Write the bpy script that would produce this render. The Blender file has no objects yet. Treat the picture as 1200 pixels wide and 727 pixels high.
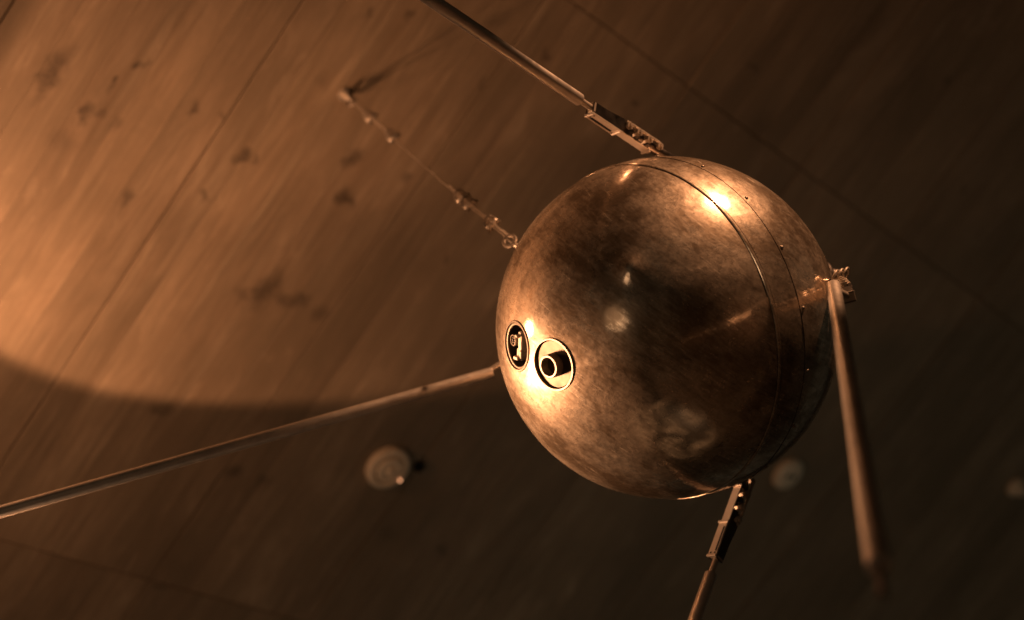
import bpy, bmesh, math, random
from mathutils import Vector, Matrix, noise
random.seed(7)
SC = bpy.context.scene
COL = SC.collection
R_ = math.radians

# ------------------------------------------------------------------ camera
# view axes measured from the ceiling's panel joints: x across the panels, y along them, z up
CAM_H = 1.6
RIGHT = Vector((0.67017, -0.56817, -0.47756))
DOWN = Vector((0.33819, 0.80651, -0.48495))
FWD = Vector((0.66068, 0.16349, 0.73264))
CAM = Vector((0, 0, CAM_H))

def V(x, y, z):
    """vector given as right / down / forward of the viewer -> world direction"""
    return RIGHT * x + DOWN * y + FWD * z

cam_d = bpy.data.cameras.new('camera')
cam = bpy.data.objects.new('camera', cam_d); COL.objects.link(cam)
m = Matrix((RIGHT, -DOWN, -FWD)).transposed().to_4x4(); m.translation = CAM
cam.matrix_world = m
cam_d.sensor_width = 36; cam_d.lens = 54.33
cam_d.clip_start = 0.05; cam_d.clip_end = 100
cam_d.dof.use_dof = True; cam_d.dof.focus_distance = 2.47; cam_d.dof.aperture_fstop = 2.0
cam_d.dof.aperture_blades = 0
SC.camera = cam

# ------------------------------------------------------------------ light
w = bpy.data.worlds.new('World'); SC.world = w; w.use_nodes = True
bg = w.node_tree.nodes['Background']
bg.inputs[0].default_value = (1.0, 0.80, 0.52, 1); bg.inputs[1].default_value = 0.016

H_CEIL = CAM_H + 3.14
WARM = (1.0, 0.475, 0.23)

def spot(name, loc, aim, power, half, blend, radius, col=WARM):
    d = bpy.data.lights.new(name, 'SPOT'); d.energy = power; d.color = col
    d.spot_size = 2 * R_(half); d.spot_blend = blend; d.shadow_soft_size = radius
    o = bpy.data.objects.new(name, d); COL.objects.link(o); o.location = loc
    o.rotation_euler = (Vector(aim) - Vector(loc)).to_track_quat('-Z', 'Y').to_euler()
    return o

LAMP = Vector((1.323, 1.387, CAM_H + 2.287))
BALL = Vector((1.915, 0.30, CAM_H + 1.78))
az, tl = -1.108, 0.860
AXIS = Vector((math.cos(az) * math.sin(tl), math.sin(az) * math.sin(tl), math.cos(tl)))
# a track light with several heads at the left, a second track beyond the ball; hall lights and fills are added
spot('ceiling_washer_lamp', LAMP, LAMP + AXIS, 12, math.degrees(0.712), 0.06, 0.014)
LAMP2 = Vector((1.205, 1.642, CAM_H + 2.515))
spot('ceiling_close_lamp', LAMP2, LAMP2 + Vector((math.cos(-0.951) * math.sin(1.161), math.sin(-0.951) * math.sin(1.161), math.cos(1.161))), 40, math.degrees(0.553), 0.12, 0.02)
spot('ceiling_second_lamp', LAMP + Vector((-0.30, 0.22, 0.06)), (2.04, 0.30, H_CEIL), 55, 15, 1.0, 0.05)
spot('ball_lamp', LAMP - Vector((0.05, -0.02, 0.05)), CAM + V(0.055, 0.185, 2.47), 150, 8.5, 0.5, 0.04)
spot('wide_head_lamp', LAMP - Vector((0.09, 0.05, 0.02)), BALL, 100, 18.0, 0.5, 0.05)
spot('tube_fill_light', LAMP - Vector((0.06, -0.05, 0.03)), CAM + V(0.40, 0.13, 1.70), 130, 13, 0.8, 0.03)  # added head that brightens the right antenna tube
for nm, pw, loc in (('lamp_spill', 5.0, LAMP - Vector((0.03, -0.03, 0.09))), ('upper_fill_light', 14.0, CAM + V(-1.36, 0.05, 2.9))):  # the upper one is an added fill above the left antenna
    sp = bpy.data.lights.new(nm, 'POINT'); sp.energy = pw; sp.color = WARM; sp.shadow_soft_size = 0.07
    so = bpy.data.objects.new(nm, sp); COL.objects.link(so); so.location = loc
spot('track_lamp', (1.9, -2.6, CAM_H + 2.76), BALL, 540, 10, 0.5, 0.04)
spot('added_floor_light', (2.4, 4.3, H_CEIL - 0.12), (2.4, 4.3, 0), 330, 30, 0.35, 0.08, (1.0, 0.62, 0.36))  # added unseen spot that lights the mirrored floor
blob_light = bpy.data.lights.new('added_blob_light', 'POINT'); blob_light.energy = 15; blob_light.color = (1.0, 0.62, 0.36); blob_light.shadow_soft_size = 0.55  # added point light, stands in for the bright blob mirrored in the ball
go = bpy.data.objects.new('added_blob_light', blob_light); COL.objects.link(go); go.location = (-2.4, 0.85, 2.25)
spot('shadow_fill_right', (5.0, 0.9, 0.25), (5.0, 0.9, 4), 22, 37, 0.9, 0.08, (1.0, 1.0, 0.76))  # added unseen fill that lifts the dark boards at the right
spot('shadow_fill_left', (0.8, 4.6, 0.25), (2.3, 1.7, H_CEIL), 24, 21, 0.9, 0.08, (1.0, 1.0, 0.76))  # second added fill, lifts the boards at the lower left

SC.view_settings.view_transform = 'Standard'
SC.view_settings.look = 'None'
SC.view_settings.exposure = 0.0
SC.view_settings.gamma = 1.0

# ------------------------------------------------------------------ node helpers
def mat(name):
    mt = bpy.data.materials.new(name); mt.use_nodes = True
    nt = mt.node_tree
    return mt, nt, nt.nodes['Principled BSDF'], nt.nodes['Material Output']

def nd(nt, typ, **kw):
    n = nt.nodes.new(typ)
    for k, v in kw.items():
        if k.startswith('i_'):
            n.inputs[k[2:].replace('_', ' ')].default_value = v
        else:
            setattr(n, k, v)
    return n

def mth(nt, op, a, b=None, clamp=False):
    n = nt.nodes.new('ShaderNodeMath'); n.operation = op; n.use_clamp = clamp
    for i, v in enumerate((a, b)):
        if v is None: continue
        if isinstance(v, (int, float)): n.inputs[i].default_value = v
        else: nt.links.new(v, n.inputs[i])
    return n.outputs[0]

def rng(nt, val, a, b, c, d, smooth=False):
    n = nt.nodes.new('ShaderNodeMapRange')
    if smooth: n.interpolation_type = 'SMOOTHSTEP'
    nt.links.new(val, n.inputs[0])
    for i, v in enumerate((a, b, c, d)): n.inputs[i + 1].default_value = v
    return n.outputs[0]

def mix(nt, fac, a, b, typ='MIX'):
    n = nt.nodes.new('ShaderNodeMix'); n.data_type = 'RGBA'; n.blend_type = typ
    for s, v in ((n.inputs[0], fac), (n.inputs[6], a), (n.inputs[7], b)):
        if isinstance(v, (int, float)): s.default_value = v
        elif isinstance(v, tuple): s.default_value = (*v, 1)
        else: nt.links.new(v, s)
    return n.outputs[2]

def noise_tex(nt, vec, scale, detail=4, rough=0.55, dist=0.0):
    n = nd(nt, 'ShaderNodeTexNoise'); n.inputs['Scale'].default_value = scale
    n.inputs['Detail'].default_value = detail; n.inputs['Roughness'].default_value = rough
    n.inputs['Distortion'].default_value = dist
    if vec is not None: nt.links.new(vec, n.inputs['Vector'])
    return n.outputs[0]

def bump(nt, height, strength, dist, bsdf=None):
    b = nd(nt, 'ShaderNodeBump'); b.inputs['Strength'].default_value = strength
    b.inputs['Distance'].default_value = dist
    nt.links.new(height, b.inputs['Height'])
    if bsdf: nt.links.new(b.outputs[0], bsdf.inputs['Normal'])
    return b.outputs[0]

def metal(name, col, rough, var=0.12, scale=60, dark=0.55, metallic=1.0):
    mt, nt, bs, out = mat(name)
    tc = nd(nt, 'ShaderNodeTexCoord').outputs['Object']
    n1 = noise_tex(nt, tc, scale, 6, 0.65)
    n2 = noise_tex(nt, tc, scale * 0.2, 4, 0.6)
    c = mix(nt, rng(nt, n2, 0.35, 0.65, 0, 1), tuple(x * dark for x in col), col)
    nt.links.new(c, bs.inputs['Base Color'])
    nt.links.new(rng(nt, n1, 0.3, 0.7, rough - var, rough + var), bs.inputs['Roughness'])
    bs.inputs['Metallic'].default_value = metallic
    bump(nt, n1, 0.15, 0.001, bs)
    return mt

# ------------------------------------------------------------------ materials
def make_wood():
    mt, nt, bs, out = mat('formwork_board')
    pos = nd(nt, 'ShaderNodeNewGeometry').outputs['Position']
    rnd = nd(nt, 'ShaderNodeObjectInfo').outputs['Random']
    comb = nd(nt, 'ShaderNodeCombineXYZ')
    nt.links.new(mth(nt, 'MULTIPLY', rnd, 37.0), comb.inputs[0])
    nt.links.new(mth(nt, 'MULTIPLY', rnd, 91.0), comb.inputs[1])
    add = nd(nt, 'ShaderNodeVectorMath', operation='ADD')
    nt.links.new(pos, add.inputs[0]); nt.links.new(comb.outputs[0], add.inputs[1])
    mp = nd(nt, 'ShaderNodeMapping'); mp.inputs['Scale'].default_value = (1, 0.055, 1)
    nt.links.new(add.outputs[0], mp.inputs[0])
    grain = noise_tex(nt, mp.outputs[0], 75, 6, 0.62, 0.5)
    mp2 = nd(nt, 'ShaderNodeMapping'); mp2.inputs['Scale'].default_value = (1, 0.12, 1)
    nt.links.new(add.outputs[0], mp2.inputs[0])
    streak = noise_tex(nt, mp2.outputs[0], 17, 4, 0.6, 0.3)
    blotch = noise_tex(nt, pos, 2.6, 5, 0.6)
    fine = noise_tex(nt, pos, 120, 5, 0.7)
    base = mix(nt, rng(nt, grain, 0.32, 0.7, 0, 1), (0.205, 0.146, 0.094), (0.41, 0.31, 0.21))
    base = mix(nt, rng(nt, streak, 0.3, 0.7, 0.0, 0.75), base, (0.30, 0.205, 0.13))
    base = mix(nt, rng(nt, streak, 0.60, 0.75, 0.0, 0.5), base, (0.50, 0.39, 0.28))
    base = mix(nt, rng(nt, blotch, 0.38, 0.66, 0.0, 0.7), base, (0.20, 0.145, 0.092))
    mp3 = nd(nt, 'ShaderNodeMapping'); mp3.inputs['Scale'].default_value = (1, 0.3, 1); nt.links.new(add.outputs[0], mp3.inputs[0])
    worn = noise_tex(nt, mp3.outputs[0], 9, 7, 0.68, 0.8)
    base = mix(nt, rng(nt, worn, 0.42, 0.66, 0.0, 0.6), base, (0.19, 0.14, 0.09))
    base = mix(nt, rng(nt, worn, 0.42, 0.30, 0.0, 0.45), base, (0.47, 0.36, 0.25))
    val = mth(nt, 'ADD', mth(nt, 'MULTIPLY', rnd, 0.24), 0.88)
    hv = nd(nt, 'ShaderNodeHueSaturation'); nt.links.new(val, hv.inputs['Value']); nt.links.new(base, hv.inputs['Color'])
    col = hv.outputs[0]
    # stains and knots that sit on the boards: (x, y, size x, size y, strength, dark/light)
    n_d = nd(nt, 'ShaderNodeTexNoise'); n_d.inputs['Scale'].default_value = 17; n_d.inputs['Detail'].default_value = 4
    nt.links.new(pos, n_d.inputs['Vector'])
    off = nd(nt, 'ShaderNodeVectorMath', operation='SUBTRACT'); nt.links.new(n_d.outputs['Color'], off.inputs[0])
    off.inputs[1].default_value = (0.5, 0.5, 0.5)
    sc = nd(nt, 'ShaderNodeVectorMath', operation='SCALE'); nt.links.new(off.outputs[0], sc.inputs[0]); sc.inputs['Scale'].default_value = 0.085
    pd = nd(nt, 'ShaderNodeVectorMath', operation='ADD'); nt.links.new(pos, pd.inputs[0]); nt.links.new(sc.outputs[0], pd.inputs[1])
    acc = None
    for (x, y, sx, sy, st) in STAINS:
        s = nd(nt, 'ShaderNodeVectorMath', operation='SUBTRACT'); nt.links.new(pd.outputs[0], s.inputs[0])
        s.inputs[1].default_value = (x, y, H_CEIL)
        mu = nd(nt, 'ShaderNodeVectorMath', operation='MULTIPLY'); nt.links.new(s.outputs[0], mu.inputs[0])
        mu.inputs[1].default_value = (1 / sx, 1 / sy, 0)
        ln = nd(nt, 'ShaderNodeVectorMath', operation='LENGTH'); nt.links.new(mu.outputs[0], ln.inputs[0])
        v = rng(nt, ln.outputs['Value'], 0.15, 1.3, st, 0.0, True)
        acc = v if acc is None else mth(nt, 'MAXIMUM', acc, v)
    acc = mth(nt, 'MULTIPLY', acc, rng(nt, fine, 0.3, 0.6, 0.55, 1.0))
    col = mix(nt, acc, col, (0.05, 0.034, 0.022))
    nt.links.new(col, bs.inputs['Base Color'])
    nt.links.new(rng(nt, grain, 0.3, 0.7, 0.5, 0.75), bs.inputs['Roughness'])
    h = mth(nt, 'ADD', mth(nt, 'MULTIPLY', grain, 0.7), mth(nt, 'MULTIPLY', fine, 0.3))
    bump(nt, h, 0.35, 0.0022, bs)
    return mt

def ceil_xy(px, py):
    """where the viewing line through a point of the photograph meets the ceiling (metres)"""
    r = V((px - 600) / 1811.0, (py - 363.5) / 1811.0, 1.0)
    p = CAM + r * ((H_CEIL - CAM_H) / r.z)
    return p.x, p.y

STAINS = []
for (px, py, a, b, s) in [(60, 88, .024, .075, .75), (52, 96, .012, .03, .5), (103, 135, .018, .022, .75), (119, 131, .012, .014, .6), (137, 95, .012, .014, .8),
        (132, 106, .012, .03, .5), (163, 79, .012, .013, .75), (141, 147, .02, .02, .4), (228, 125, .013, .015, .7), (257, 135, .014, .012, .5),
        (281, 181, .016, .018, .8), (296, 185, .014, .016, .65), (244, 231, .018, .011, .65), (152, 231, .02, .022, .6), (415, 186, .022, .032, .75),
        (407, 233, .024, .028, .85), (478, 212, .02, .014, .6), (310, 342, .03, .055, .75), (340, 350, .05, .025, .6), (285, 345, .03, .02, .45),
        (376, 365, .02, .03, .5), (484, 20, .016, .016, .65), (640, 66, .02, .02, .55), (270, 556, .024, .03, .6), (313, 565, .022, .028, .5),
        (187, 479, .03, .02, .5), (525, 302, .014, .018, .5), (432, 15, .012, .02, .6), (565, 100, .018, .02, .35), (745, 119, .012, .013, .7),
        (885, 82, .03, .012, .45), (1109, 94, .02, .02, .4), (1130, 219, .014, .02, .5), (890, 150, .05, .05, .35), (1010, 40, .05, .16, .35),
        (518, 645, .016, .02, .5), (186, 688, .03, .008, .6), (70, 161, .034, .034, .25), (382, 96, .024, .024, .25), (455, 625, .04, .03, .3)]:
    x, y = ceil_xy(px, py); STAINS.append((x, y, a * 1.1, b * 1.1, min(0.9, s)))

def make_shell():
    mt, nt, bs, out = mat('tarnished_aluminium')
    tc = nd(nt, 'ShaderNodeTexCoord').outputs['Object']
    big = noise_tex(nt, tc, 6.5, 5, 0.6, 0.5)
    mid = noise_tex(nt, tc, 26, 8, 0.7, 0.7)
    fine = noise_tex(nt, tc, 110, 6, 0.72)
    smears = []
    for rot, sc in (((0.5, 0.3, 0.9), 14), ((1.3, 0.9, 0.2), 18)):       # rubbed smears in two directions
        mp = nd(nt, 'ShaderNodeMapping'); mp.inputs['Scale'].default_value = (1, 6.0, 1)
        mp.inputs['Rotation'].default_value = rot; nt.links.new(tc, mp.inputs[0])
        smears.append(noise_tex(nt, mp.outputs[0], sc, 6, 0.68, 1.4))
    smear = mth(nt, 'MULTIPLY', mth(nt, 'ADD', smears[0], smears[1]), 0.5)
    tarn = mth(nt, 'ADD', mth(nt, 'MULTIPLY', big, 0.42), mth(nt, 'ADD', mth(nt, 'MULTIPLY', mid, 0.20), mth(nt, 'MULTIPLY', smear, 0.38)))
    col = mix(nt, rng(nt, tarn, 0.445, 0.55, 0, 1), (0.34, 0.26, 0.185), (0.97, 0.82, 0.66))
    col = mix(nt, rng(nt, fine, 0.54, 0.68, 0, 0.14), col, (0.26, 0.195, 0.14))
    pit = nd(nt, 'ShaderNodeTexVoronoi'); pit.inputs['Scale'].default_value = 38; nt.links.new(tc, pit.inputs['Vector'])
    pits = mth(nt, 'MULTIPLY', rng(nt, pit.outputs['Distance'], 0.06, 0.14, 1, 0), rng(nt, big, 0.5, 0.6, 0, 1))
    col = mix(nt, mth(nt, 'MULTIPLY', pits, 0.35), col, (0.16, 0.12, 0.09))
    scr = None
    for rot, sc, th in (((0.2, 1.1, 0.4), 11, 0.70), ((1.0, 0.2, 1.5), 9, 0.70), ((2.0, 0.7, 0.9), 12, 0.70)):   # fine scratches
        mp = nd(nt, 'ShaderNodeMapping'); mp.inputs['Scale'].default_value = (1, 22, 1.0)
        mp.inputs['Rotation'].default_value = rot; nt.links.new(tc, mp.inputs[0])
        v = rng(nt, noise_tex(nt, mp.outputs[0], sc, 2, 0.5, 0.4), th, th + 0.02, 0, 1)
        scr = v if scr is None else mth(nt, 'MAXIMUM', scr, v)
    scr = mth(nt, 'MULTIPLY', scr, rng(nt, mid, 0.45, 0.6, 0, 1))
    col = mix(nt, mth(nt, 'MULTIPLY', scr, 0.35), col, (0.97, 0.86, 0.72))
    g1 = bs
    nt.links.new(col, g1.inputs['Base Color']); g1.inputs['Metallic'].default_value = 1.0
    nt.links.new(rng(nt, tarn, 0.42, 0.58, 0.19, 0.10), g1.inputs['Roughness'])
    g2 = nd(nt, 'ShaderNodeBsdfPrincipled'); g2.inputs['Metallic'].default_value = 0.9
    nt.links.new(col, g2.inputs['Base Color'])
    nt.links.new(rng(nt, mid, 0.38, 0.62, 0.40, 0.56), g2.inputs['Roughness'])
    h = mth(nt, 'ADD', mth(nt, 'MULTIPLY', mid, 0.7), mth(nt, 'MULTIPLY', fine, 0.25))
    h = mth(nt, 'ADD', h, mth(nt, 'MULTIPLY', smear, 0.3))
    bump(nt, h, 0.05, 0.004, g1); bump(nt, h, 0.25, 0.004, g2)
    ms = nd(nt, 'ShaderNodeMixShader')
    w_ = mth(nt, 'ADD', mth(nt, 'MULTIPLY', mid, 0.45), mth(nt, 'ADD', mth(nt, 'MULTIPLY', fine, 0.25), mth(nt, 'MULTIPLY', smear, 0.3)))
    nt.links.new(mth(nt, 'ADD', rng(nt, w_, 0.42, 0.57, 0.56, 0.18), mth(nt, 'MULTIPLY', scr, 0.2), True), ms.inputs[0])
    nt.links.new(g1.outputs[0], ms.inputs[1]); nt.links.new(g2.outputs[0], ms.inputs[2])
    nt.links.new(ms.outputs[0], out.inputs['Surface'])
    return mt

def plain(name, col, rough=0.5, scale=40, var=0.25, spec=0.5):
    mt, nt, bs, out = mat(name)
    tc = nd(nt, 'ShaderNodeTexCoord').outputs['Object']
    n = noise_tex(nt, tc, scale, 5, 0.6)
    c = mix(nt, rng(nt, n, 0.3, 0.7, 0, 1), tuple(x * (1 - var) for x in col), col)
    nt.links.new(c, bs.inputs['Base Color']); bs.inputs['Roughness'].default_value = rough
    bs.inputs['Specular IOR Level'].default_value = spec
    bump(nt, n, 0.1, 0.001, bs)
    return mt

def make_floor_mat():
    mt, nt, bs, out = mat('pale_floor')
    pos = nd(nt, 'ShaderNodeNewGeometry').outputs['Position']
    br = nd(nt, 'ShaderNodeTexBrick'); br.offset = 0
    br.inputs['Scale'].default_value = 1.0; br.inputs['Brick Width'].default_value = 0.6; br.inputs['Row Height'].default_value = 0.6
    br.inputs['Mortar Size'].default_value = 0.008
    br.inputs['Color1'].default_value = (0.42, 0.36, 0.30, 1); br.inputs['Color2'].default_value = (0.34, 0.29, 0.24, 1)
    br.inputs['Mortar'].default_value = (0.12, 0.10, 0.08, 1)
    nt.links.new(pos, br.inputs['Vector'])
    n = noise_tex(nt, pos, 6, 6, 0.6)
    nt.links.new(mix(nt, rng(nt, n, 0.3, 0.7, 0, 0.5), br.outputs[0], (0.26, 0.22, 0.18)), bs.inputs['Base Color'])
    bs.inputs['Roughness'].default_value = 0.45
    return mt

M = dict(wood=make_wood(), shell=make_shell(),
         tube=metal('brushed_tube', (0.78, 0.70, 0.62), 0.40, 0.08, 90, 0.75, 0.75),
         plate=metal('bare_plate', (0.70, 0.62, 0.54), 0.50, 0.08, 80, 0.85, 0.55),
         dark=metal('dark_steel', (0.22, 0.19, 0.17), 0.34, 0.10, 70, 0.6),
         steel=metal('steel', (0.74, 0.64, 0.53), 0.40, 0.08, 100, 0.7, 0.65),
         pplate=metal('port_plate_metal', (0.15, 0.122, 0.095), 0.45, 0.08, 60, 0.6, 0.85),
         cup=plain('blackened_inside', (0.025, 0.021, 0.018), 0.6),
         ringm=metal('ring_metal', (0.34, 0.285, 0.23), 0.42, 0.08, 90, 0.8, 0.75),
         plastic=plain('aged_white_plastic', (0.88, 0.72, 0.54), 0.45, 60, 0.12),
         hole=plain('black_hole', (0.01, 0.009, 0.008), 0.9),
         slab=plain('ceiling_slab', (0.05, 0.04, 0.03), 0.9, 5),
         case=plain('mirror_patch_dark', (0.03, 0.026, 0.022), 0.4, 6), floor=make_floor_mat())
mt, nt, bs, out = mat('indicator_lamp')
bs.inputs['Base Color'].default_value = (0.9, 0.6, 0.4, 1)
bs.inputs['Emission Color'].default_value = (1, 0.45, 0.22, 1); bs.inputs['Emission Strength'].default_value = 2.5
M['led'] = mt

# ------------------------------------------------------------------ mesh helpers
def frame(d, hint):
    """matrix whose z runs along d and whose x leans towards hint"""
    z = Vector(d).normalized(); x = Vector(hint); x = (x - z * x.dot(z)).normalized()
    y = z.cross(x)
    return Matrix((x, y, z)).transposed()

def at(mat3, loc):
    mm = mat3.to_4x4(); mm.translation = loc; return mm

def link(name, bm, material, parent=None, smooth=True, angle=35):
    me = bpy.data.meshes.new(name)
    bmesh.ops.recalc_face_normals(bm, faces=bm.faces[:])
    bm.to_mesh(me); bm.free()
    return link_mesh(name, me, material, parent, smooth, angle)

def link_mesh(name, me, material, parent=None, smooth=True, angle=35):
    if not me.materials: me.materials.append(material)
    if smooth:
        me.polygons.foreach_set('use_smooth', [True] * len(me.polygons))
        me.set_sharp_from_angle(angle=R_(angle))
    o = bpy.data.objects.new(name, me); COL.objects.link(o)
    if parent is not None: o.parent = parent
    return o

def tag(o, label=None, cat=None, group=None, kind=None):
    for k, v in (('label', label), ('category', cat), ('group', group), ('kind', kind)):
        if v: o[k] = v
    return o

def empty(name, loc):
    o = bpy.data.objects.new(name, None); COL.objects.link(o); o.location = loc; o.empty_display_size = 0.1
    return o

def lathe(bm, prof, mtx, seg=48, closed=False):
    """revolve (radius, height) points about the local z axis"""
    rings = []
    for r, z in prof:
        if r < 1e-6: rings.append([bm.verts.new(mtx @ Vector((0, 0, z)))])
        else: rings.append([bm.verts.new(mtx @ Vector((r * math.cos(2 * math.pi * i / seg), r * math.sin(2 * math.pi * i / seg), z))) for i in range(seg)])
    pairs = list(zip(rings, rings[1:]))
    if closed: pairs.append((rings[-1], rings[0]))
    for A, B in pairs:
        for i in range(seg):
            j = (i + 1) % seg
            if len(A) == 1 and len(B) == 1: continue
            if len(A) == 1: bm.faces.new((A[0], B[i], B[j]))
            elif len(B) == 1: bm.faces.new((A[i], A[j], B[0]))
            else: bm.faces.new((A[i], A[j], B[j], B[i]))

def box(bm, c, s, mtx=Matrix.Identity(4), bev=0.0):
    t = bmesh.new()
    bmesh.ops.create_cube(t, size=1.0)
    bmesh.ops.scale(t, vec=Vector(s), verts=t.verts)
    if bev: bmesh.ops.bevel(t, geom=t.edges[:], offset=bev, segments=1, affect='EDGES', profile=0.5)
    bmesh.ops.translate(t, vec=Vector(c), verts=t.verts)
    bmesh.ops.transform(t, matrix=mtx, verts=t.verts)
    me = bpy.data.meshes.new('tmp'); t.to_mesh(me); t.free(); bm.from_mesh(me); bpy.data.meshes.remove(me)

def tube(bm, pts, rad, seg=12, caps=True):
    """round bar through the points; rad is one radius or one per point"""
    pts = [Vector(p) for p in pts]
    rads = rad if isinstance(rad, (list, tuple)) else [rad] * len(pts)
    ref = None; rings = []
    for i, p in enumerate(pts):
        d = (pts[min(i + 1, len(pts) - 1)] - pts[max(i - 1, 0)]).normalized()
        if ref is None: ref = d.orthogonal().normalized()
        x = (ref - d * ref.dot(d)).normalized(); ref = x; y = d.cross(x)
        rings.append([bm.verts.new(p + (x * math.cos(2 * math.pi * k / seg) + y * math.sin(2 * math.pi * k / seg)) * rads[i]) for k in range(seg)])
    for A, B in zip(rings, rings[1:]):
        for k in range(seg):
            j = (k + 1) % seg; bm.faces.new((A[k], A[j], B[j], B[k]))
    if caps:
        bm.faces.new(rings[0][::-1]); bm.faces.new(rings[-1])

def torus(bm, mtx, R, r, seg=32, sub=10, stretch=1.0):
    rings = []
    for i in range(seg):
        a = 2 * math.pi * i / seg; rg = []
        for k in range(sub):
            b = 2 * math.pi * k / sub
            rg.append(bm.verts.new(mtx @ Vector(((R + r * math.cos(b)) * math.cos(a) * stretch, (R + r * math.cos(b)) * math.sin(a), r * math.sin(b)))))
        rings.append(rg)
    for i in range(seg):
        A, B = rings[i], rings[(i + 1) % seg]
        for k in range(sub):
            j = (k + 1) % sub; bm.faces.new((A[k], B[k], B[j], A[j]))

# ------------------------------------------------------------------ ceiling of board panels
ceiling_bm = bmesh.new()
box(ceiling_bm, (3.4, 0.8, H_CEIL + 0.085), (16, 16, 0.1))
ceiling = tag(link('ceiling', ceiling_bm, M['slab'], None, False), kind='structure')
PW, X0 = 0.5605, 1.204          # panel width and the first joint across
PL, Y0 = 1.885, -0.075          # panel length and the first joint along
STRIPS = 5
board_meshes = {}
def board_mesh(wd, ln):
    key = (round(wd, 4), round(ln, 4))
    if key not in board_meshes:
        bm = bmesh.new()
        box(bm, (0, 0, 0.0125), (wd, ln, 0.025), bev=0.0007)
        me = bpy.data.meshes.new('plank'); bm.to_mesh(me); bm.free(); me.materials.append(M['wood'])
        board_meshes[key] = me
    return board_meshes[key]
for ci in range(-2, 10):
    for ri in range(-2, 3):
        xa, ya = X0 + ci * PW, Y0 + ri * PL
        # keep what the view (and a step to either side of it) can take in
        cx, cy = xa + PW / 2, ya + PL / 2
        if abs(cy - (0.9 - 0.13 * (cx - 2))) > 2.6: continue
        gap = 0.0035
        wid = PW - gap
        rnd = random.Random(ci * 31 + ri * 7)
        cuts = [0] + [i / STRIPS + rnd.uniform(-0.035, 0.035) for i in range(1, STRIPS)] + [1]
        dz = rnd.uniform(0, 0.0012)
        for i in range(STRIPS):
            a = round(cuts[i] * wid / 0.004) * 0.004; b = round(cuts[i + 1] * wid / 0.004) * 0.004
            wd = b - a - 0.0004
            me = board_mesh(wd, PL - 0.003)
            o = bpy.data.objects.new('plank', me); COL.objects.link(o); o.parent = ceiling
            o.location = (xa + gap / 2 + (a + b) / 2, ya + PL / 2, H_CEIL + dz + rnd.uniform(0, 0.0003))

# ------------------------------------------------------------------ satellite
C = CAM + V(0.2611, 0.0298, 2.62)
RAD = 0.2885
AX = V(-0.646, 0.236, -0.726).normalized()          # rear axis, the way the antennas sweep
E2 = V(0.713, -0.152, -0.684); E2 = (E2 - AX * E2.dot(AX)).normalized()
E3 = (-AX).cross(E2).normalized()
if E3.dot(DOWN) < 0: E3 = -E3
AXB = V(-0.7447, 0.1855, -0.6411).normalized()       # axis of the shell joints
B2 = (E2 - AXB * E2.dot(AXB)).normalized(); B3 = (-AXB).cross(B2).normalized()
sat = empty('satellite', C)
tag(sat, 'tarnished metal sphere satellite with four long rod antennas hanging under the board ceiling', 'satellite')

def L(p): return Vector(p) - C      # world point -> the satellite's own space

def hit(px, py):
    """first point of the ball on a viewing line"""
    d = V((px - 600) / 1811.0, (py - 363.5) / 1811.0, 1.0).normalized()
    oc = CAM - C; b = oc.dot(d); disc = b * b - (oc.length_squared - RAD * RAD)
    t = -b - math.sqrt(max(disc, 0)); return (CAM + d * t - C).normalized()

DENTS = [(hit(774, 432), 0.03, 0.0008), (hit(668, 250), 0.05, 0.0010)]
GLINT_BUMP = hit(739, 314)
PORTS = [(hit(604, 406), 0.0415), (hit(647, 428), 0.0425)]

def shell(name, t0, t1, rows, lon, rad, lip0=0.0, lip1=0.0):
    vs, fs = [], []
    for r in range(rows + 1):
        th = R_(t0 + (t1 - t0) * r / rows)
        for k in range(lon):
            ph = 2 * math.pi * k / lon
            n = AXB * math.cos(th) + (B2 * math.cos(ph) + B3 * math.sin(ph)) * math.sin(th)
            h = rad + 0.00035 * noise.noise(n * 6.0) + 0.00012 * noise.noise(n * 17.0 + Vector((3, 1, 2)))
            for c, rr, dp in DENTS:
                dd = (n - c).length * RAD / rr
                if dd < 2.2: h -= dp * math.exp(-dd * dd * 2.0)
            rr = (n - GLINT_BUMP).length * RAD                       # bump added to the shape to catch a bright crescent
            if rr < 0.06: h += 0.0056 * math.exp(-(rr / 0.0200) ** 2)
            vs.append(n * h)
    for r in range(rows):
        for k in range(lon):
            j = (k + 1) % lon
            q = (r * lon + k, (r + 1) * lon + k, (r + 1) * lon + j, r * lon + j)
            mid = (vs[q[0]] + vs[q[2]]) * 0.5
            if any((mid.normalized() - c).length * RAD < pr - 0.003 for c, pr in PORTS): continue
            fs.append(q)
    me = bpy.data.meshes.new(name); me.from_pydata([v[:] for v in vs], [], fs); me.update()
    return link_mesh(name, me, M['shell'], sat, True, 60)

def band(name, pts, seg, material):
    """ring about the rear axis from (polar angle, height over the ball) points"""
    bm = bmesh.new(); rings = []
    for t, hh in pts:
        th = R_(t)
        rings.append([bm.verts.new((AXB * math.cos(th) + (B2 * math.cos(2 * math.pi * k / seg) + B3 * math.sin(2 * math.pi * k / seg)) * math.sin(th)) * (RAD + hh)) for k in range(seg)])
    for A, B in zip(rings, rings[1:]):
        for k in range(seg):
            j = (k + 1) % seg; bm.faces.new((A[k], A[j], B[j], B[k]))
    return link(name, bm, material, sat, True, 25)

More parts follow.
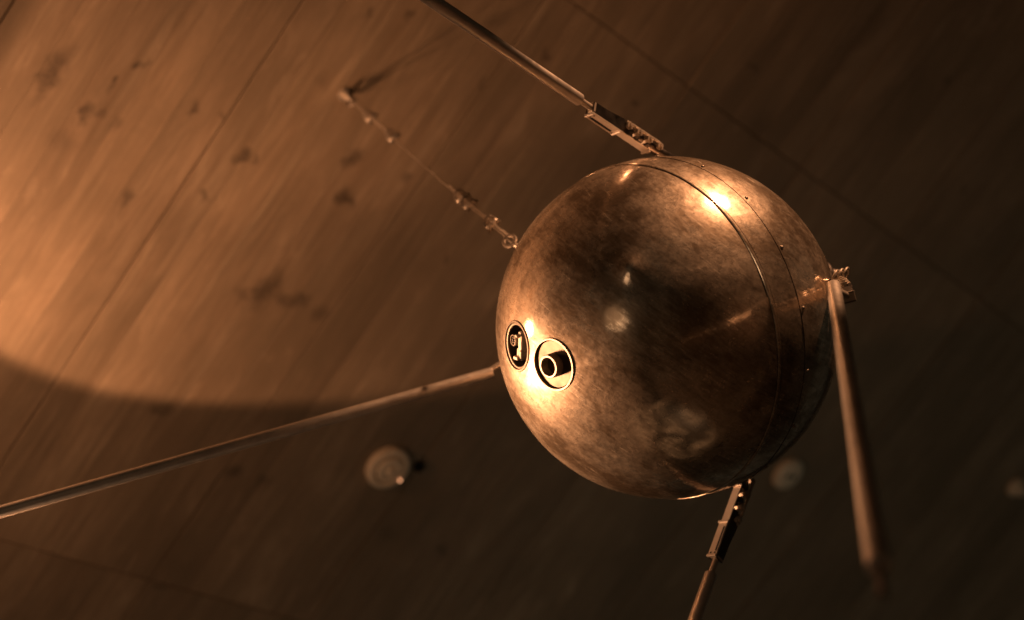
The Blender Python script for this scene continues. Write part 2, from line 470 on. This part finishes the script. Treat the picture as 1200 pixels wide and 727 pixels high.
SEAM, COVER = 79.85, 91.0
tag(shell('rear_shell', 0.01, SEAM - 1.0, 250, 960, RAD), label='polished rear half with two ports and a round bump added to catch a glint')
shell('front_shell', SEAM + 1.0, COVER - 0.06, 24, 720, RAD)
tag(shell('nose_cover', COVER + 0.06, 179.99, 110, 480, RAD + 0.0008), label='riveted cover over the front half')
band('cover_edge', [(COVER + 0.04, 0.0008), (COVER + 0.02, -0.003), (COVER - 0.04, -0.003), (COVER - 0.05, -0.0002)], 480, M['dark'])
band('joint_flange', [(SEAM + a, hh) for a, hh in ((-1.0, -0.0003), (-0.99, -0.0035), (-0.78, -0.0035), (-0.74, 0.0004), (-0.55, 0.0016), (-0.2, 0.0021), (0.2, 0.0021), (0.55, 0.0016), (0.74, 0.0004), (0.78, -0.0035), (0.99, -0.0035), (1.0, -0.0003))], 720, M['shell'])

# rivets just in front of the cover edge
riv_bm = bmesh.new(); lathe(riv_bm, [(0.0031, -0.001), (0.0030, 0.0006), (0.0022, 0.0016), (0.001, 0.0021), (0, 0.0022)], Matrix.Identity(4), 12)
riv_me = None
ref = hit(873, 233); ph0 = math.atan2(ref.dot(B3), ref.dot(B2))
for k in range(18):
    ph = ph0 + 2 * math.pi * k / 18; th = R_(COVER + 1.5)
    n = AXB * math.cos(th) + (B2 * math.cos(ph) + B3 * math.sin(ph)) * math.sin(th)
    if riv_me is None:
        o = link('rivet', riv_bm, M['ringm'], sat); riv_me = o.data
    else: o = link_mesh('rivet', riv_me, M['ringm'], sat, False)
    o.matrix_local = at(frame(n, AX), n * (RAD + 0.0012))

# ports
def port_frame(n):
    return at(frame(n, -RIGHT), n * RAD)         # local x points to the viewer's left, z out of the ball
UPV = -DOWN
def build_port(idx):
    n, pr = PORTS[idx]
    mx = frame(n, RIGHT); base = at(mx, n * math.sqrt(RAD * RAD - pr * pr))
    sgn = 1 if (mx @ Vector((0, 1, 0))).dot(UPV) > 0 else -1     # local y sign that points up in the view
    bm = bmesh.new()
    lathe(bm, [(pr - 0.0036, -0.004), (pr - 0.0036, 0.0012), (pr - 0.0030, 0.0019), (pr - 0.0004, 0.0019), (pr + 0.0003, 0.0012), (pr + 0.0003, -0.004)], base, 72)
    port = link('port', bm, M['ringm'], sat, True, 40)
    if idx == 1:
        tag(port, label='round port with a raised hollow boss')
        bm = bmesh.new(); lathe(bm, [(0, -0.0025), (pr - 0.0052, -0.0025), (pr - 0.0047, -0.0032), (pr - 0.0045, -0.0125)], base, 64)
        link('port_plate', bm, M['pplate'], port, True, 30)
        bm = bmesh.new(); lathe(bm, [(pr - 0.0035, 0.0003), (pr - 0.0035, -0.013), (pr - 0.0070, -0.013)], base, 64)
        link('groove', bm, M['hole'], port)
        b2 = base @ Matrix.Translation((-0.0005, -0.001 * sgn, 0))
        bm = bmesh.new(); lathe(bm, [(0.0190, -0.0025), (0.0187, 0.0110), (0.0178, 0.0122), (0.0152, 0.0122), (0.0143, 0.0112), (0.0141, -0.02)], b2, 56)
        link('boss', bm, M['ringm'], port, True, 30)
        bm = bmesh.new(); lathe(bm, [(0, -0.006), (0.0143, -0.006)], b2, 40); link('boss_floor', bm, M['dark'], port)
    else:
        tag(port, label='open round port showing the connectors inside')
        bm = bmesh.new(); lathe(bm, [(pr - 0.0042, 0.000), (pr - 0.0065, -0.002), (pr - 0.0070, -0.034), (0, -0.034)], base, 56)
        link('port_cup', bm, M['cup'], port, True, 30)
        bm = bmesh.new(); lathe(bm, [(pr - 0.0037, -0.0003), (pr - 0.0070, -0.0008), (pr - 0.0076, -0.003)], base, 56)
        link('inner_ring', bm, M['ringm'], port, True, 30)
        bm = bmesh.new()
        box(bm, (0.005, 0.001 * sgn, -0.009), (0.011, 0.047, 0.014), base, 0.0015)
        link('terminal_bar', bm, M['plate'], port, True, 30)
        for (x, y, sx, sy, z) in ((0.0105, 0.014, 0.007, 0.010, -0.010), (0.011, -0.012, 0.008, 0.013, -0.008), (0.003, -0.019, 0.013, 0.006, -0.004), (-0.004, -0.013, 0.005, 0.016, -0.012), (0.003, 0.017, 0.009, 0.005, -0.005)):
            bm = bmesh.new(); box(bm, (x, y * sgn, z + 0.004), (sx, sy, 0.010), base, 0.001)
            link('terminal_block', bm, M['steel'], port, True, 30)
        b3 = base @ Matrix.Translation((-0.0165, 0.006 * sgn, -0.006))
        bm = bmesh.new(); lathe(bm, [(0.0098, -0.012), (0.0098, 0.004), (0.0090, 0.005), (0.0078, 0.005), (0.0072, 0.004), (0.0072, 0.001), (0, 0.001)], b3, 32)
        con = link('connector', bm, M['ringm'], port, True, 30)
        bm = bmesh.new()
        for k in range(6):
            a = k * math.pi / 3
            lathe(bm, [(0.0013, 0.0008), (0.0013, 0.004), (0, 0.0044)], b3 @ Matrix.Translation((0.0042 * math.cos(a), 0.0042 * math.sin(a), 0)), 8)
        tag(link('connector_pins', bm, M['dark'], port, True, 30), kind='stuff')
        bm = bmesh.new(); lathe(bm, [(0.0055, 0.0013), (0, 0.0013)], b3, 24); link('connector_insert', bm, M['cup'], port)
build_port(0); build_port(1)

# antennas: (radial direction, bar direction, optional start and end of the tube)
T_TUBE, T_END = 0.325, 1.27
def antenna(label, e, bar=None, t_start=None, t_end=None, back=0.0, stand=0.015):
    q = (-AX * 0.7071 + e * 0.7071).normalized()
    foot = C + q * (RAD + 0.002)
    root = foot + e * stand
    d = (AX * 0.8192 + e * 0.5736).normalized() if bar is None else bar
    root = root - d * back
    fr = frame(d, e)                                   # x outward, y sideways, z along the bar
    def P(x, y, t): return fr @ Vector((x, y, t)) + root
    mx = at(fr, root - C)
    A0 = P(0, 0, T_TUBE) if t_start is None else t_start
    A1 = P(0, 0, T_END) if t_end is None else t_end
    dt = (A1 - A0).normalized(); ln = (A1 - A0).length
    tm = at(frame(dt, e), A0 - C)
    bm = bmesh.new(); r = 0.0108
    lathe(bm, [(0.0052, 0.002), (0.0052, -0.0005), (r - 0.001, -0.0005), (r, 0.0008), (r, ln - 0.055), (r + 0.0007, ln - 0.0545), (r + 0.0007, ln - 0.047), (r, ln - 0.0465), (r, ln - 0.001), (r - 0.001, ln), (0.004, ln), (0.004, ln - 0.002)], tm, 40)
    tb = tag(link('antenna', bm, M['tube'], sat, True, 30), label=label)
    # thin tip beyond the tube
    bm = bmesh.new(); lathe(bm, [(0.0036, -0.01), (0.0034, 0.05), (0.0045, 0.052), (0.0045, 0.058), (0.002, 0.062), (0, 0.062)], at(frame(dt, e), A1 - C), 16)
    link('tip', bm, M['dark'], tb, True, 30)
    # neck from the bracket into the tube
    N0 = P(0, 0, T_TUBE - 0.035)
    bm = bmesh.new(); tube(bm, [N0 - C, A0 - C + dt * 0.02], 0.0056, 16); link('neck', bm, M['steel'], tb, True, 40)
    # mounting cone on the ball
    fm = at(frame(q, AX), foot - C)
    bm = bmesh.new(); lathe(bm, [(0.034, -0.006), (0.034, 0.003), (0.032, 0.005), (0.021, 0.007), (0.016, 0.018), (0.013, 0.026), (0.0, 0.027)], fm, 40)
    link('mount', bm, M['dark'], tb, True, 30)
    bm = bmesh.new(); tube(bm, [(q * 0.018) + foot - C, mx @ Vector((0.006, 0, 0.04)), mx @ Vector((0.003, 0, 0.10)), mx @ Vector((0, 0, 0.15))], [0.013, 0.012, 0.0095, 0.0075], 18)
    link('base_rod', bm, M['dark'], tb, True, 40)
    # two flat plates on the inner side of the hinge, the outer one framed
    bm = bmesh.new(); box(bm, (-0.0125, 0, 0.262), (0.0022, 0.0195, 0.074), mx, 0.0006)
    box(bm, (-0.0145, 0.0088, 0.262), (0.0022, 0.0020, 0.066), mx, 0.0005)
    box(bm, (-0.0145, 0, 0.2275), (0.0040, 0.0215, 0.0050), mx, 0.0008)
    box(bm, (-0.0145, 0, 0.2965), (0.0040, 0.0195, 0.0050), mx, 0.0008)
    link('bracket_plate', bm, M['plate'], tb, False)
    bm = bmesh.new(); box(bm, (-0.0110, 0, 0.186), (0.0022, 0.0165, 0.076), mx, 0.0006)
    box(bm, (-0.0130, 0, 0.1495), (0.0044, 0.0200, 0.0042), mx, 0.0008)
    link('bracket_plate', bm, M['plate'], tb, False)
    bm = bmesh.new(); box(bm, (-0.0139, 0.0050, 0.262), (0.0006, 0.0042, 0.050), mx)
    link('slot', bm, M['hole'], tb, False)
    for yy in (-0.0042, 0.0042):
        bm = bmesh.new(); lathe(bm, [(0, 0), (0.0021, 0)], mx @ Matrix.Translation((-0.0139, yy, 0.2905)) @ Matrix.Rotation(R_(-90), 4, 'Y'), 12)
        link('bolt_hole', bm, M['hole'], tb, False)
    # fork: two cheeks that widen towards the hinge
    for s in (-1, 1):
        bm = bmesh.new()
        ol = [(-0.011, 0.298), (0.0085, 0.298), (0.0095, 0.262), (0.014, 0.222), (0.012, 0.196), (-0.010, 0.196)]
        A = [bm.verts.new(mx @ Vector((x, s * 0.0082, z))) for x, z in ol]
        B = [bm.verts.new(mx @ Vector((x, s * 0.0060, z))) for x, z in ol]
        bm.faces.new(A); bm.faces.new(B[::-1])
        for i in range(len(ol)):
            j = (i + 1) % len(ol); bm.faces.new((A[i], A[j], B[j], B[i]))
        link('fork_cheek', bm, M['dark'], tb, False)
    bm = bmesh.new(); box(bm, (0, 0, 0.2945), (0.0185, 0.0166, 0.006), mx, 0.001)
    link('fork_head', bm, M['steel'], tb, False)
    # link plates and cross bolts of the hinge
    for s in (-1, 1):
        bm = bmesh.new()
        tube(bm, [mx @ Vector((0.0115, s * 0.0105, 0.130)), mx @ Vector((0.0105, s * 0.0105, 0.218))], 0.0028, 10)
        link('hinge_link', bm, M['steel'], tb, True, 40)
    for z, x in ((0.130, 0.004), (0.158, 0.004), (0.186, 0.004), (0.212, 0.004)):
        bm = bmesh.new()
        bl = at(fr @ Matrix.Rotation(R_(90), 3, 'X'), mx @ Vector((x, 0, z)))
        lathe(bm, [(0, -0.019), (0.0035, -0.019), (0.0035, -0.0155), (0.0075, -0.0155), (0.0075, -0.0115), (0.0048, -0.0112), (0.0048, 0.0112), (0.0075, 0.0115), (0.0075, 0.0155), (0.0035, 0.0155), (0.0035, 0.019), (0, 0.019)], bl, 6)
        link('hinge_bolt', bm, M['steel'], tb, False)
    bm = bmesh.new()
    for z in (0.144, 0.172, 0.200):
        lathe(bm, [(0.0070, z - 0.006), (0.0090, z - 0.005), (0.0095, z), (0.0090, z + 0.005), (0.0070, z + 0.006)], mx @ Matrix.Translation((0.003, 0, 0)), 16, True)
    link('spring', bm, M['dark'], tb, True, 50)
    return tb, mx

antenna('rod antenna rising past the board ceiling with its hinge against the upper rim', -E3)
def sight(px, py, z): return CAM + V((px - 600) / 1811 * z, (py - 363.5) / 1811 * z, z)
antenna('rod antenna reaching out below the suspension cable', -E2, None, sight(577, 437, 2.86), sight(-45, 613, 2.66), 0.045)
antenna('rod antenna dropping from the underside of the ball', E3, None, None, None, 0.0, 0.026)
A0 = CAM + V(*(Vector(((977 - 600) / 1811, (336 - 363.5) / 1811, 1)) * 2.33))
A1 = CAM + V(*(Vector(((1030 - 600) / 1811, (664 - 363.5) / 1811, 1)) * 1.32))
rt, rmx = antenna('rod antenna swinging out across the dark right side of the ball', E2, None, A0, A1, 0.0, 0.006)
bm = bmesh.new(); tube(bm, [L(sight(944, 342, 2.50)), L(sight(992, 319, 2.50))], 0.0024, 10); link('release_pin', bm, M['dark'], rt)
for k in range(3):
    bm = bmesh.new(); torus(bm, at(frame(V(0.85, 0.25, -0.45), DOWN), L(sight(979 + 6 * k, 326 - 1.5 * k, 2.49))), 0.0125, 0.0021, 28, 8)
    link('clamp_ring', bm, M['steel'], rt)

# ------------------------------------------------------------------ suspension cable, hook
hx, hy = ceil_xy(403, 111)
HOOK = Vector((hx, hy, H_CEIL))
hook = empty('ceiling_hook', HOOK)
tag(hook, 'small steel eye bolt in the ceiling boards holding the cable', 'hook')
bm = bmesh.new(); lathe(bm, [(0, -0.001), (0.016, -0.001), (0.016, -0.004), (0.006, -0.006), (0.005, -0.014), (0, -0.014)], Matrix.Identity(4), 24); link('hook_plate', bm, M['steel'], hook)
bm = bmesh.new(); torus(bm, Matrix.Translation((0, 0, -0.028)) @ Matrix.Rotation(R_(90), 4, 'X') @ Matrix.Rotation(0.6, 4, 'Y'), 0.013, 0.0038); link('eye', bm, M['steel'], hook)

# the cable runs down from the eye to a lug on the ball's back
top = HOOK - Vector((0, 0, 0.036))
r602 = V((601 - 600) / 1811.0, (286 - 363.5) / 1811.0, 1.0)
low = CAM + r602 * 2.80
cb = empty('suspension_cable', low)
tag(cb, 'thin twisted steel cable with bolted clips running from the ceiling to the ball', 'cable')
def LC(p): return Vector(p) - low
dw = (low - top).normalized(); side = dw.cross(FWD).normalized(); other = dw.cross(side).normalized()
length = (low - top).length
bm = bmesh.new()
pts = [LC(top + dw * (length * i / 40) + side * 0.0008 * math.sin(i * 1.7)) for i in range(41)]
tube(bm, pts, 0.0013, 8); link('wire', bm, M['steel'], cb)
for (s0, s1) in ((0.0, 0.30), (length - 0.34, length)):
    bm = bmesh.new()
    n = 24
    pts = []
    for i in range(n + 1):
        f = i / n; s = s0 + (s1 - s0) * f
        bow = 0.0045 + 0.006 * (1 - min(1, (f if s0 == 0 else 1 - f) * 5)) + 0.0008 * math.sin(i * 2.3)
        pts.append(LC(top + dw * s + side * bow))
    tube(bm, pts, 0.0022, 8); link('tail', bm, M['steel'], cb)
def clip(s):
    c = top + dw * s
    fr = at(Matrix((side, other, dw)).transposed() * 1.3, LC(c))
    bm = bmesh.new(); box(bm, (0.002, -0.005, 0), (0.020, 0.008, 0.015), fr, 0.002)
    b = link('cable_clip', bm, M['steel'], cb, True, 40)
    bm = bmesh.new(); tube(bm, [fr @ Vector(p) for p in ((-0.006, -0.012, 0.0), (-0.006, 0.002, 0), (-0.004, 0.006, 0), (0.002, 0.008, 0), (0.008, 0.006, 0), (0.010, 0.002, 0), (0.010, -0.012, 0))], 0.0021, 8)
    link('u_bolt', bm, M['ringm'], b)
    for x in (-0.006, 0.010):
        bm = bmesh.new(); lathe(bm, [(0, -0.013), (0.0048, -0.013), (0.0048, -0.0088), (0, -0.0088)], fr @ Matrix.Translation((x, 0, 0)) @ Matrix.Rotation(R_(-90), 4, 'X') @ Matrix.Translation((0, 0, 0.0)), 6)
        link('clip_nut', bm, M['ringm'], b, False)
def s_at(px):
    # distance down the cable where it crosses a column of the picture
    best = min(range(400), key=lambda i: abs(600 + 1811 * ((top + dw * length * i / 400 - CAM).dot(RIGHT)) / ((top + dw * length * i / 400 - CAM).dot(FWD)) - px))
    return length * best / 400
for px in (431, 457, 537, 546, 572): clip(s_at(px))
for s, sg in ((0.012, 1), (length - 0.016, -1)):
    bm = bmesh.new(); fr = at(Matrix((dw, side, other)).transposed(), LC(top + dw * s))
    torus(bm, fr, 0.0115, 0.0034, 28, 10, 1.5); link('thimble', bm, M['ringm'], cb)
# shackle and lug on the ball
nl = (low - C).normalized()
lug_p = C + nl * (RAD + 0.002)
bm = bmesh.new(); tube(bm, [L(lug_p - nl * 0.004), L(lug_p + nl * 0.006), L(low - dw * 0.002)], [0.008, 0.0055, 0.0042], 12)
link('lug', bm, M['steel'], sat, True, 40)

# ------------------------------------------------------------------ things on the ceiling
DNM = Matrix.Rotation(math.pi, 4, 'X')           # z down
x, y = ceil_xy(453, 546)
det = empty('smoke_detector', (x, y, H_CEIL))
tag(det, 'round cream smoke detector with a domed centre and tiny lit indicator', 'smoke detector')
bm = bmesh.new(); lathe(bm, [(0.030, 0), (0.066, 0.0), (0.0665, 0.012), (0.064, 0.019), (0.058, 0.023), (0.050, 0.024), (0.047, 0.021), (0.045, 0.013), (0.040, 0.013)], DNM, 64)
link('detector_base', bm, M['plastic'], det, True, 30)
bm = bmesh.new(); lathe(bm, [(0.041, 0.010), (0.040, 0.024), (0.036, 0.028), (0.028, 0.0295), (0.024, 0.029), (0.022, 0.0255), (0.014, 0.0255), (0.012, 0.033), (0.009, 0.035), (0, 0.0355)], DNM, 56)
link('detector_dome', bm, M['plastic'], det, True, 30)
ux, uy = ceil_xy(464, 557)
bm = bmesh.new(); lathe(bm, [(0.0026, -0.004), (0.0026, 0.002), (0.0015, 0.003), (0, 0.0032)], Matrix.Translation((ux - x, uy - y, -0.028)) @ DNM, 16)
link('indicator', bm, M['led'], det)
hx2, hy2 = ceil_xy(490, 546)
gr = empty('black_spot', (hx2, hy2, H_CEIL))
tag(gr, 'small black cable outlet in the ceiling beside the smoke detector', 'cable outlet')
bm = bmesh.new(); lathe(bm, [(0.0, 0.004), (0.011, 0.004), (0.012, 0.012), (0.016, 0.011), (0.0165, -0.0003), (0.014, -0.0003)], DNM, 28); link('spot_body', bm, M['hole'], gr, True, 40)

x, y = ceil_xy(921.5, 554)
cp = empty('cover_plate', (x, y, H_CEIL))
tag(cp, 'round pale ceiling rose with two dark screw holes behind the ball', 'ceiling rose', 'round pale ceiling roses')
def rose(root, r):
    bm = bmesh.new(); lathe(bm, [(r, 0), (r, 0.012), (r - 0.004, 0.018), (r * 0.6, 0.024), (0, 0.026)], DNM, 56); link('rose_body', bm, M['plastic'], root, True, 40)
    for a, dist in ((-0.25, 0.014), (2.9, 0.014)):
        bm = bmesh.new(); lathe(bm, [(0, 0.0268), (0.0080, 0.0268), (0.0082, 0.020)], Matrix.Translation((dist * math.cos(a), dist * math.sin(a), -0.0006)) @ DNM, 14)
        link('screw_hole', bm, M['hole'], root)
rose(cp, 0.060)
x, y = ceil_xy(1189, 570)
cp2 = empty('ceiling_spigot', (x, y, H_CEIL))
tag(cp2, 'small pale domed ceiling fitting alone on the dark boards', 'ceiling fitting')
bm = bmesh.new(); lathe(bm, [(0.040, 0), (0.040, 0.010), (0.034, 0.020), (0.022, 0.030), (0.018, 0.045), (0, 0.048)], DNM, 40); link('fitting_body', bm, M['plastic'], cp2, True, 40)

# ------------------------------------------------------------------ floor that the ball mirrors
bm = bmesh.new(); box(bm, (1.5, 2.0, -0.05), (30, 30, 0.1))
fl = tag(link('floor', bm, M['floor'], None, False), kind='structure')
for (x, y, sx, sy, rot) in ((2.2, 2.6, 0.9, 0.35, 0.1), (3.2, 3.0, 0.5, 0.8, 0.2), (1.4, 3.4, 0.7, 0.4, -0.1), (3.9, 4.2, 0.9, 0.4, 0.3), (2.4, 4.5, 0.4, 0.9, 0.0), (1.0, 4.7, 0.8, 0.5, 0.2), (3.1, 5.4, 1.2, 0.4, 0.1), (0.3, 3.2, 0.5, 1.0, 0.1), (4.8, 3.2, 0.6, 0.9, 0.0), (2.7, 3.6, 0.35, 0.5, 0.5), (1.9, 4.0, 0.5, 0.25, 0.2), (3.5, 3.6, 0.3, 0.3, 0.1), (2.9, 2.2, 0.5, 0.3, 0.4), (1.3, 2.5, 0.4, 0.6, 0.2)):
    bm = bmesh.new(); box(bm, (0, 0, 0.009), (sx * 1.5, sy * 1.5, 0.018), Matrix.Translation((x, y, 0)) @ Matrix.Rotation(rot, 4, 'Z'), 0.003)
    link('mirror_patch', bm, M['case'], fl, False)  # unseen dark slabs added to break up the ball's reflection
